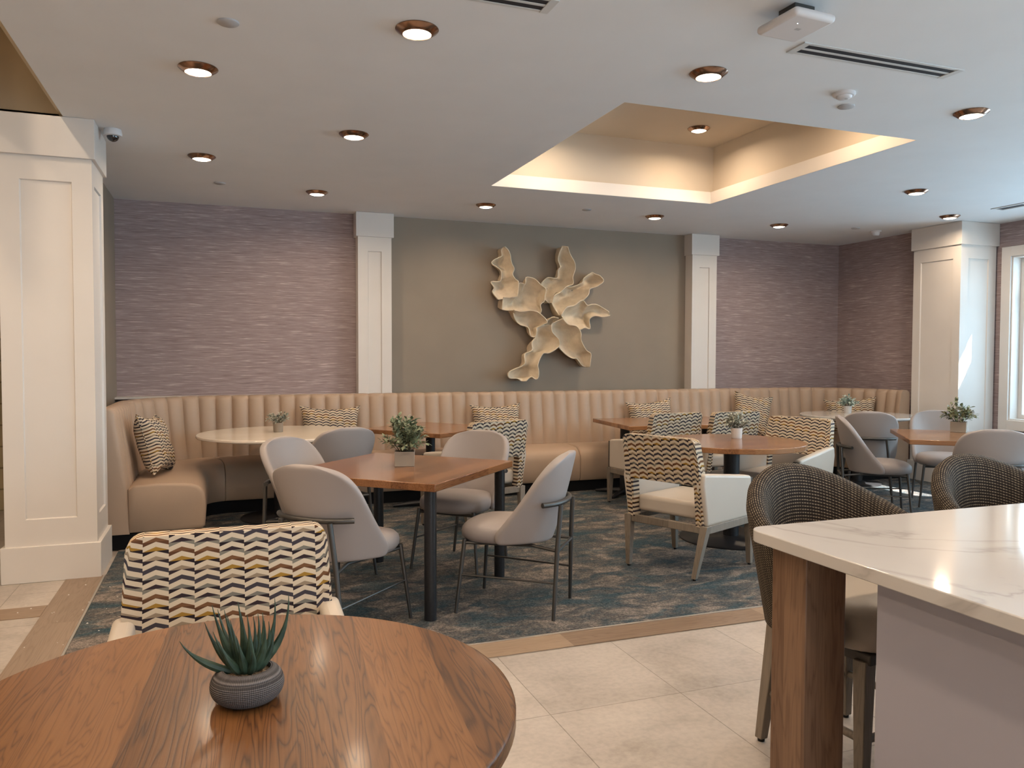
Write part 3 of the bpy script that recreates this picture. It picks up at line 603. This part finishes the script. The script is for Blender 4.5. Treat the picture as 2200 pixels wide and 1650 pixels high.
t=thing('round_white_table','white round table in the right end of the banquette','table',(6.86,7.05,.006)); round_top('tabletop',.635,.765,.79,'quartz',t,.006); round_top('table_apron',.54,.748,.765,'quartz',t,.003); pedestal(t,.055,.26,.748)
t=thing('banquette_table','brown wood table at the banquette left of the centre, behind the leafy box plant','table',(1.90,7.36,.006),D(38)); rect_top(.94,.94,.72,.76,'table2',t); pedestal(t,.045,.36,.72,cross=True)
t=thing('banquette_table','long brown wood table at the banquette right of the centre on two black pedestals','table',(4.50,7.25,.006),D(-6)); rect_top(1.38,1.02,.72,.762,'table2',t)
pedestal(t,.05,.33,.72,cross=True,x=-.52); pedestal(t,.05,.33,.72,cross=True,x=.42)
t=thing('right_brown_table','brown wood table on the right holding the leafy box plant near the window','table',(6.08,5.02,.006),D(-38)); rect_top(1.05,1.05,.725,.765,'table2',t); pedestal(t,.05,.36,.725)

# counter
def counter():
    t=thing('island_counter','white quartz topped counter with a wood corner post at the lower right','counter',(1.55,2.045,0))
    x0,x1,y0,y1=1.545,4.6,.72,2.047; r=.06; pts=[]
    for cx,cy,a0 in ((x0+r,y1-r,PI/2),(x0+r,y0+r,PI),(x1-r,y0+r,1.5*PI),(x1-r,y1-r,0)):
        for k in range(9): a=a0+PI/2*k/8; pts.append((cx+r*math.cos(a)-1.55,cy+r*math.sin(a)-2.045))
    bm=bmesh.new(); prism(bm,pts,.878,.915); obj('countertop',bm,'quartz',t,bevel=.003,angle=30)
    box('corner_post',.055,.205,-.205,-.055,0,.878,'post',t,bevel=.004)
    box('corner_post',2.75,2.90,-.205,-.055,0,.878,'post',t,bevel=.004)
    box('cabinet_body',.07,2.95,-1.30,-.455,.0,.878,'cab',t,bevel=.003)
counter()
# ------------------------------------------------------------------ cushions
def cushion(label,loc,rot,group,w=.56,h=.38,th=.15):
    t=None; bm=bmesh.new(); n=20; P=[]; Q=[]
    def shp(u,v):
        k=1-.07*(abs(u)**.8)*0
        x=u*w/2*(1-.13*(1-v*v)*abs(u)**3); z=v*h/2*(1-.19*(1-u*u)*abs(v)**3)
        d=th/2*max(0,(1-u**4))**.55*max(0,(1-v**4))**.55
        return x,z,d
    V1=[];V2=[]
    for i in range(n+1):
        r1=[];r2=[]
        for j in range(n+1):
            u=math.sin((-1+2*i/n)*PI/2);v=math.sin((-1+2*j/n)*PI/2); x,z,d=shp(u,v)
            wr=.006*math.sin(x*31+z*17)+.004*math.sin(z*43-x*11)
            a=bm.verts.new((x,-d-wr*(d>.01),z+h/2)); edge=i in(0,n) or j in(0,n)
            b=a if edge else bm.verts.new((x,d+wr*.5,z+h/2)); r1.append(a); r2.append(b)
        V1.append(r1);V2.append(r2)
    for V,fl in ((V1,0),(V2,1)):
        for i in range(n):
            for j in range(n):
                q=[V[i][j],V[i+1][j],V[i+1][j+1],V[i][j+1]]; bm.faces.new(q[::-1] if fl else q)
    o=obj('throw_cushion',bm,'chev',None,uv=lambda c:(c.x+.3,c.z*1.15),angle=80)
    o.location=loc; o.rotation_euler=rot; tag(o,label,'cushion',group)
    bm=bmesh.new(); pts=[]
    for k in range(81):
        s=k/80*4; e=int(min(3,s)); f=math.sin((-1+2*(s-e))*PI/2)
        u,v=((f,-1),(1,f),(-f,1),(-1,-f))[e]; x,z,_=shp(u,v); pts.append((x,0,z+h/2))
    tube(bm,pts,.0045,6); obj('piping',bm,'chev',o,uv=lambda c:(c.x,c.z))
    return o
gC='zigzag cushions on the banquette'
cu=cushion('zigzag cushion propped in the left corner of the banquette',(-.44,7.02,.487),(D(-16),D(4),D(78)),gC,.50,.50,.19)
def cdup(label,loc,rot,sc=(1,1,1)):
    c=cu.copy(); COL.objects.link(c); c.location=loc; c.rotation_euler=rot; c.scale=sc; c['label']=label
    for ch in cu.children: d=ch.copy(); COL.objects.link(d); d.parent=c
lum=cushion('zigzag lumbar cushion on the banquette behind the left cream table',(1.045,8.04,.53),(D(-12),D(1),0),gC,.60,.42,.15)
def ldup(label,loc,rot,sc=(1,1,1)):
    c=lum.copy(); COL.objects.link(c); c.location=loc; c.rotation_euler=rot; c.scale=sc; c['label']=label
    for ch in lum.children: d=ch.copy(); COL.objects.link(d); d.parent=c
ldup('zigzag lumbar cushion on the banquette below the wall sculpture',(2.83,8.03,.52),(D(-12),D(-1),0),(.96,1,1))
ldup('zigzag lumbar cushion on the banquette behind the long wood table',(4.76,8.03,.53),(D(-12),D(-4),0))
cdup('square zigzag cushion standing on the banquette right of the long wood table',(6.05,7.96,.487),(D(-14),D(8),D(-28)),(.92,.9,1.06))
ldup('zigzag lumbar cushion at the right end of the banquette behind the white table',(7.32,7.62,.53),(D(-12),D(-5),D(-42)),(1.0,1,1))

# ------------------------------------------------------------------ plants
def leafmesh(bm,p,d,L,w,rng,curl=.25):
    d=d.normalized(); s=d.cross(Vector((rng.uniform(-.4,.4),rng.uniform(-.4,.4),1)))
    if s.length<.05: s=d.cross(Vector((1,0,0)))
    s.normalize(); n=s.cross(d); rows=[]
    for f,wf in ((0,.08),(.25,.8),(.55,1),(.82,.62),(1,.05)):
        c=p+d*L*f-n*curl*L*f*f; rows.append([bm.verts.new(c-s*w*wf/2+n*w*.12*wf),bm.verts.new(c),bm.verts.new(c+s*w*wf/2+n*w*.12*wf)])
    for a,b in zip(rows,rows[1:]):
        bm.faces.new((a[0],a[1],b[1],b[0])); bm.faces.new((a[1],a[2],b[2],b[1]))
def bush(t,seed,z0,R,H,nst,nl,L,w,lm,spread=.55):
    rng=random.Random(seed); bs=bmesh.new(); bl=bmesh.new()
    for k in range(nst):
        a=rng.uniform(0,2*PI); rr=R*math.sqrt(rng.uniform(.02,1)); hh=H*(1-.75*(rr/R)**2)*rng.uniform(.78,1.08)
        b=Vector((.25*rr*math.cos(a),.25*rr*math.sin(a),z0)); e=Vector((rr*math.cos(a),rr*math.sin(a),z0+max(.02,hh)))
        m=(b+e)/2+Vector((0,0,.15*H)); pts=[]
        for i in range(8): f=i/7; pts.append(b*(1-f)**2+m*2*f*(1-f)+e*f*f)
        tube(bs,pts,[.0016*(1-.5*i/7) for i in range(8)],5)
        for i in range(nl):
            f=.25+.75*i/(nl-1); p=b*(1-f)**2+m*2*f*(1-f)+e*f*f; tg=(2*(1-f)*(m-b)+2*f*(e-m)).normalized()
            ph=i*2.4+rng.uniform(-.5,.5); s=tg.cross(Vector((0,1,.3))).normalized(); u=tg.cross(s)
            dr=tg*(.55+.5*f)+(s*math.cos(ph)+u*math.sin(ph))*.95
            leafmesh(bl,p,dr,L*rng.uniform(.7,1.15),w*rng.uniform(.8,1.15),rng,rng.uniform(-.1,.35))
    obj('stems',bs,'stem',t); obj('foliage',bl,lm,t,angle=180)
def box_plant(label,loc,rz,s,seed,lm,R,H,nst=34,nl=11,L=.032,w=.015,h=.085):
    t=thing('potted_plant',label,'plant',loc,rz,'artificial plants on the tables')
    bm=bmesh.new(); a=s/2; b=a-.007; hh=h
    O=[(-a*.97,-a*.97,0),(a*.97,-a*.97,0),(a*.97,a*.97,0),(-a*.97,a*.97,0)]; T=[(-a,-a,hh),(a,-a,hh),(a,a,hh),(-a,a,hh)]; I=[(-b,-b,hh),(b,-b,hh),(b,b,hh),(-b,b,hh)]; B=[(-b,-b,hh-.015),(b,-b,hh-.015),(b,b,hh-.015),(-b,b,hh-.015)]
    rs=[[bm.verts.new(p) for p in q] for q in (O,T,I,B)]
    for p,q in zip(rs,rs[1:]):
        for k in range(4): j=(k+1)%4; bm.faces.new((p[k],p[j],q[j],q[k]))
    bm.faces.new(rs[0][::-1]); bm.faces.new(rs[3]); obj('pot',bm,'conc',t,bevel=.002)
    bush(t,seed,hh-.01,R,H,nst,nl,L,w,lm)
def round_plant(label,loc,r,h,seed,lm,pm,R,H,nst=22,nl=8,L=.026,w=.013):
    t=thing('potted_plant',label,'plant',loc,0,'artificial plants on the tables')
    bm=bmesh.new(); lathe(bm,[(r*.82,0),(r*.9,.006),(r,h),(r*.9,h),(r*.88,h-.012)],28); obj('pot',bm,pm,t)
    bush(t,seed,h-.01,R,H,nst,nl,L,w,lm)
box_plant('bushy sage plant in a square concrete pot on the square table',(1.085,4.85,.765),D(-14),.125,3,'leaf',.150,.235,70,13,.036,.018,.092)
box_plant('leafy olive plant in a square concrete pot on the right brown table',(6.33,5.30,.771),D(35),.13,5,'leaf_olive',.145,.21,30,10,.042,.021,.095)
round_plant('small dusty plant in a grey cylinder pot on the left cream table',(.49,7.36,.766),.046,.085,11,'leaf_pale','conc',.10,.13,32,9,.028,.015)
round_plant('small dusty plant in a white cup on the round brown table',(3.98,5.40,.784),.046,.085,12,'leaf_pale','whitepot',.115,.14,34,9,.032,.017)
round_plant('small minty plant in a white cup on the right white round table',(6.92,7.28,.796),.046,.085,13,'leaf_mint','whitepot',.11,.13,34,9,.034,.020)
def succulent():
    t=thing('potted_succulent','dark green succulent in a grey knitted-texture bowl on the near oak table','plant',(.046,1.632,.765))
    bm=bmesh.new(); pr=[]
    for k in range(17):
        a=-PI/2*.86+k*(PI/2*.86+PI*.36)/16; pr.append((.030+.041*math.cos(a)**.9,.034+.035*math.sin(a)))
    pr=[(.030,.0)]+pr[1:]; z0=min(z for r,z in pr); pr=[(r,z-z0) for r,z in pr]; top=pr[-1]; pr+=[(top[0]-.004,top[1]),(top[0]-.005,top[1]-.010)]
    lathe(bm,pr,72); o=obj('bowl',bm,'knit',t,uv=False)
    me=o.data; lay=me.uv_layers.new(name='UVMap')
    for l in me.loops: c=me.vertices[l.vertex_index].co; lay.data[l.index].uv=(math.atan2(c.y,c.x)*.0735,c.z*1.15+math.hypot(c.x,c.y)*(.6 if c.z>.05 else 0))
    zt=top[1]-.006
    bm=bmesh.new(); lathe(bm,[(top[0]-.005,zt-.004),(top[0]*.5,zt),(.004,zt+.003)],32); obj('gravel',bm,'gravel',t)
    rng=random.Random(4)
    spec=[(-1.25,.118,.060),(-.75,.10,.105),(-.95,.085,.075),(1.05,.085,.125),(.72,.07,.122),(.45,.04,.095)]
    lv=[(math.sin(a)*0+(-1 if a<0 else 1)*0,0,0) for a,_,_ in spec]
    for dx,dy,dz in ((-.118,.01,.070),(-.075,.03,.095),(-.062,.045,.125),(.078,.02,.140),(.052,.02,.135),(.030,-.03,.105),(-.05,-.03,.075),(-.02,-.04,.085),(-.04,.02,.120),(-.015,.05,.125),(.012,.01,.105),(.03,.04,.10),(.045,-.02,.085),(-.03,0,.105),(.005,-.045,.075),(-.06,.0,.085),(.02,-.02,.095),(-.01,.02,.11),(.04,.01,.09),(-.035,.05,.10),(.0,-.01,.115),(-.052,.06,.11),(.022,.055,.095)):
        bm=bmesh.new(); b=Vector((dx*.17,dy*.25,zt-.004)); e=Vector((dx*1.05,dy,zt+dz)); m=Vector((dx*.95+.012,dy*.95,zt+dz*.32)); pts=[];rad=[]
        for i in range(11):
            f=i/10; pts.append(b*(1-f)**2+m*2*f*(1-f)+e*f*f); rad.append(.0078*(1-f**1.6)*(.75+.5*math.sin(PI*min(1,f*1.4)))+.0004)
        tube(bm,pts,rad,8); obj('leaf',bm,'succ',t)
succulent()

# ------------------------------------------------------------------ wall sculpture
def sculpture():
    t=thing('wall_sculpture','large cream petal shaped plaster sculpture on the taupe wall','wall sculpture',(3.6,8.51,1.95))
    rng=random.Random(2)
    for pi,pet in enumerate(PETALS):
        # resample pairs for waviness
        rows=[]; n=len(pet)
        L=[Vector((a[0],0,a[1])) for a in pet]; R=[Vector((a[2],0,a[3])) for a in pet]
        def cat(P,s):
            i=int(min(len(P)-2,s)); f=s-i; p0=P[max(i-1,0)];p1=P[i];p2=P[i+1];p3=P[min(i+2,len(P)-1)]
            return .5*((2*p1)+(p2-p0)*f+(2*p0-5*p1+4*p2-p3)*f*f+(3*p1-p0-3*p2+p3)*f**3)
        m=(n-1)*4; tilt=(.015,-.01,-.03,.02,.03,.0,.025,.02,-.05)[pi]
        for i in range(m+1):
            s=(n-1)*i/m; a,b=cat(L,s),cat(R,s); w=(a-b).length; e=i/m; endf=min(1,min(e,1-e)*6+.12)
            row=[]; K=12
            for k in range(K+1):
                u=k/K; p=a.lerp(b,u); dep=min(.165,.68*w)*(1-abs(2*u-1)**1.7)*endf
                rim=-.20-tilt*(2*u-1)+.03*math.sin(e*3.1+pi)
                fold=.010*math.sin(s*2.1+u*5+pi)
                p=Vector((p.x,rim+dep+fold*(1-abs(2*u-1)),p.z)); row.append(p)
            rows.append(row)
        bm=bmesh.new(); V=grid(bm,rows)
        # outer skirt back towards the wall, drawn in toward the petal's spine
        loop=[v for v in V[0]]+[r[-1] for r in V[1:]]+[v for v in V[-1][:-1]][::-1]+[r[0] for r in V[1:-1]][::-1]
        cen=sum((v.co for v in loop),Vector())/len(loop); prev=loop
        spine=[(r[0].co+r[-1].co)/2 for r in V]
        for fr,y in ((.10,.55),(.28,.16),(.42,.0)):
            nr=[]
            for v in loop:
                sp_=min(spine,key=lambda q:(q.x-v.co.x)**2+(q.z-v.co.z)**2)
                nr.append(bm.verts.new((v.co.x+(sp_.x-v.co.x)*fr*1.2,v.co.y*y-.003,v.co.z+(sp_.z-v.co.z)*fr*1.2)))
            k=len(loop)
            for i in range(k):
                j=(i+1)%k
                try: bm.faces.new((prev[i],prev[j],nr[j],nr[i]))
                except Exception: pass
            prev=nr
        # thin rolled rim
        o=obj('petal',bm,'art',t,angle=75)
        bm=bmesh.new(); pts=[v for v in [Vector(p) for p in ([r for r in rows[0]]+[r[-1] for r in rows[1:]]+rows[-1][:-1][::-1]+[r[0] for r in rows[1:-1]][::-1])]]; pts.append(pts[0])
        tube(bm,pts,.0065,6,False); obj('rim',bm,'art',o,angle=180)
sculpture()

# ------------------------------------------------------------------ ceiling fittings
LAMP_W=12.5
def downlight(label,loc,group='recessed ceiling downlights'):
    t=thing('downlight',label,'ceiling light',loc,0,group)
    bm=bmesh.new(); lathe(bm,[(.099,0),(.101,-.004),(.095,-.010),(.080,-.020),(.070,-.027),(.066,-.028),(.064,-.022)],48,cap0=False,cap1=False); obj('trim_ring',bm,'copper',t,angle=50)
    bm=bmesh.new(); lathe(bm,[(.065,-.0235),(.05,-.030),(.02,-.033),(.002,-.0335)],40,cap0=False); obj('lens',bm,'lens',t)
    l=bpy.data.lights.new('downlight_lamp','AREA'); l.shape='DISK'; l.size=.12; l.energy=LAMP_W; l.color=(1,.77,.55); l.spread=D(165)
    o=bpy.data.objects.new('downlight_lamp',l); COL.objects.link(o); o.parent=t; o.location=(0,0,-.037)
    return t
d0=downlight('ceiling downlight largest in view, at the top left of centre',(.873,3.62,CZ))
for lb,x,y in (('ceiling downlight at the upper left, in front of the left column cap',-.09,4.51),
  ('ceiling downlight in the second row, above the left pilaster side',.875,5.46),
  ('ceiling downlight nearest the left security camera',-.11,6.47),
  ('ceiling downlight close to the left wallpaper, left of the pilaster',.86,7.49),
  ('ceiling downlight above the taupe wall, left end near the pilaster',2.51,7.51),
  ('ceiling downlight above the taupe wall, below the tray corner',4.41,7.46),
  ('ceiling downlight in front of the tray, left of the white wireless box',2.46,3.62),
  ('ceiling downlight at the upper right edge of the picture',4.37,3.62),
  ('ceiling downlight at the right, beyond the tray corner',5.96,5.48),
  ('ceiling downlight just above the right column cap',7.34,6.31),
  ('ceiling downlight above the right wallpaper alcove',6.02,7.43)):
    dup(d0,(x,y,CZ),0,lb)
dup(d0,(4.13,6.22,3.54),0,'ceiling downlight inside the raised ceiling tray')
for x,y in ((2.75,6.22),(2.75,4.65),(4.13,4.65)): dup(d0,(x,y,3.54),0,'ceiling downlight up inside the tray, hidden behind its edge','hidden tray downlights')
for x,y in ((.87,1.8),(-.09,2.7),(2.46,1.8),(4.37,1.8),(.87,0),(2.46,0),(5.96,3.62)): dup(d0,(x,y,CZ),0,'ceiling downlight above or behind the camera','downlights outside the frame')
for x,y in ((-3,4.9),(-1.7,4.6),(-3,3.2),(-1.7,3.0),(-3,1.4),(-1.7,1.5),(-3,-.5)):
    hi=dup(d0,(x,y,4.2),0,'ceiling downlight in the high ceiling area at the left','high ceiling downlights')
    for c in hi.children:
        if c.type=='LIGHT': c.data=c.data.copy(); c.data.energy=24
def disc(name,label,cat,loc,prof,mat,group=None):
    bm=bmesh.new(); lathe(bm,prof,36); o=obj(name,bm,mat,None,angle=40); o.location=loc; return tag(o,label,cat,group)
cp=disc('sprinkler_cover','round flat sprinkler cover on the ceiling at the upper left','sprinkler cover',(.052,3.85,CZ),[(.048,0),(.048,-.006),(.044,-.009)],'greyplastic','sprinkler covers')
for lb,x,y in (('round flat sprinkler cover on the ceiling above the left wallpaper',.02,7.41),('round flat sprinkler cover above the taupe wall between two downlights',3.56,7.38),('round flat sprinkler cover just below the smoke detector at the right',3.56,3.80),('round flat sprinkler cover above the right alcove',7.0,7.29)):
    c=cp.copy(); COL.objects.link(c); c.location=(x,y,CZ); c['label']=lb
def detector(label,loc,deep):
    t=thing('smoke_detector',label,'smoke detector',loc)
    bm=bmesh.new(); lathe(bm,[(.062,0),(.062,-.012),(.056,-.018),(.05,-.019)],36); obj('base',bm,'plastic',t)
    bm=bmesh.new(); lathe(bm,[(.044,-.019),(.042,-.026-deep*.4),(.034,-.032-deep),(.01,-.033-deep)],30); obj('sensor_head',bm,'plastic',t)
    bm=bmesh.new(); lathe(bm,[(.010,-.0305-deep),(.009,-.035-deep),(.003,-.0355-deep)],14,(.008,-.008,0)); obj('sensor_port',bm,'greyplastic',t)
detector('white smoke detector on the ceiling right of the tray',(3.375,3.62,CZ),0)
detector('white conical smoke detector on the ceiling above the right alcove',(7.4,7.38,CZ),.025)
def vent(label,loc,L,W,rz=0):
    t=thing('linear_air_vent',label,'air vent',loc,rz)
    bm=bmesh.new(); a,b=L/2,W/2
    for y in (-b+.011,0,b-.011): bx(bm,-a,a,y-.010,y+.010,-.005,0)
    for s in (-1,1): bx(bm,s*a-.02,s*a+.02,-b,b,-.007,0)
    obj('frame',bm,'vent',t,bevel=.001); box('slots',-a+.01,a-.01,-b+.01,b-.01,-.0035,-.0005,'slot',t,bevel=0,smooth=False)
vent('white two slot ceiling vent beside the wireless box',(3.17,3.17,CZ),1.0,.135)
vent('white two slot ceiling vent cut by the top edge',(.85,3.18,CZ),1.0,.135)
vent('white ceiling vent at the right edge near the window',(7.46,5.55,CZ),.14,.62)
def access_point():
    t=thing('wireless_access_point','white wireless box hanging from the ceiling at the top right','wireless access point',(2.365,2.83,CZ),D(3))
    box('housing',-.112,.112,-.125,.125,-.088,-.050,'plastic',t,bevel=.018,seg=4)
    bm=bmesh.new(); bx(bm,-.05,.06,-.05,.05,-.052,0); obj('bracket',bm,'gun',t,bevel=.002)
    box('vent_mark',-.004,.022,-.014,.006,-.0885,-.087,'greyplastic',t,bevel=0); bm=bmesh.new(); lathe(bm,[(.002,-.0892),(.001,-.0892)],10,(-.035,-.05,0)); 
    bm.free(); bm=bmesh.new(); lathe(bm,[(.002,-.0875),(.002,-.0892)],10,(-.035,-.05,0)); obj('status_light',bm,'led',t)
access_point()
def dome_cam():
    t=thing('dome_security_camera','white dome security camera beside the left column cap','security camera',(-.655,5.93,CZ))
    bm=bmesh.new(); lathe(bm,[(.052,0),(.055,-.012),(.058,-.03),(.055,-.042),(.04,-.046)],36); obj('base',bm,'plastic',t)
    bm=bmesh.new(); lathe(bm,[(.038*math.cos(a),-.046-.036*math.sin(a)) for a in [k*PI/2/8*.98 for k in range(9)]],30); obj('dome',bm,'dome',t)
dome_cam()

# ------------------------------------------------------------------ crumbs scattered at the left carpet edge
def crumbs():
    rng=random.Random(9); bm=bmesh.new()
    for k in range(26):
        x=rng.uniform(-.78,-.42); y=rng.uniform(4.35,5.6)
        if rng.random()<.2: x=rng.uniform(-1.1,-.8)
        r=rng.uniform(.003,.006); z=.0075
        vs=[bm.verts.new((x+r*math.cos(a+rng.uniform(-.3,.3)),y+r*rng.uniform(.6,1.1)*math.sin(a),z)) for a in [i*2*PI/6 for i in range(6)]]; tp=bm.verts.new((x,y,z+r*.8))
        for i in range(6): bm.faces.new((vs[i],vs[(i+1)%6],tp))
        bm.faces.new(vs[::-1])
    tag(obj('crumbs',bm,'whitepot',smooth=False),'tiny white crumbs scattered at the left edge of the carpet','crumbs',kind='stuff')
crumbs()
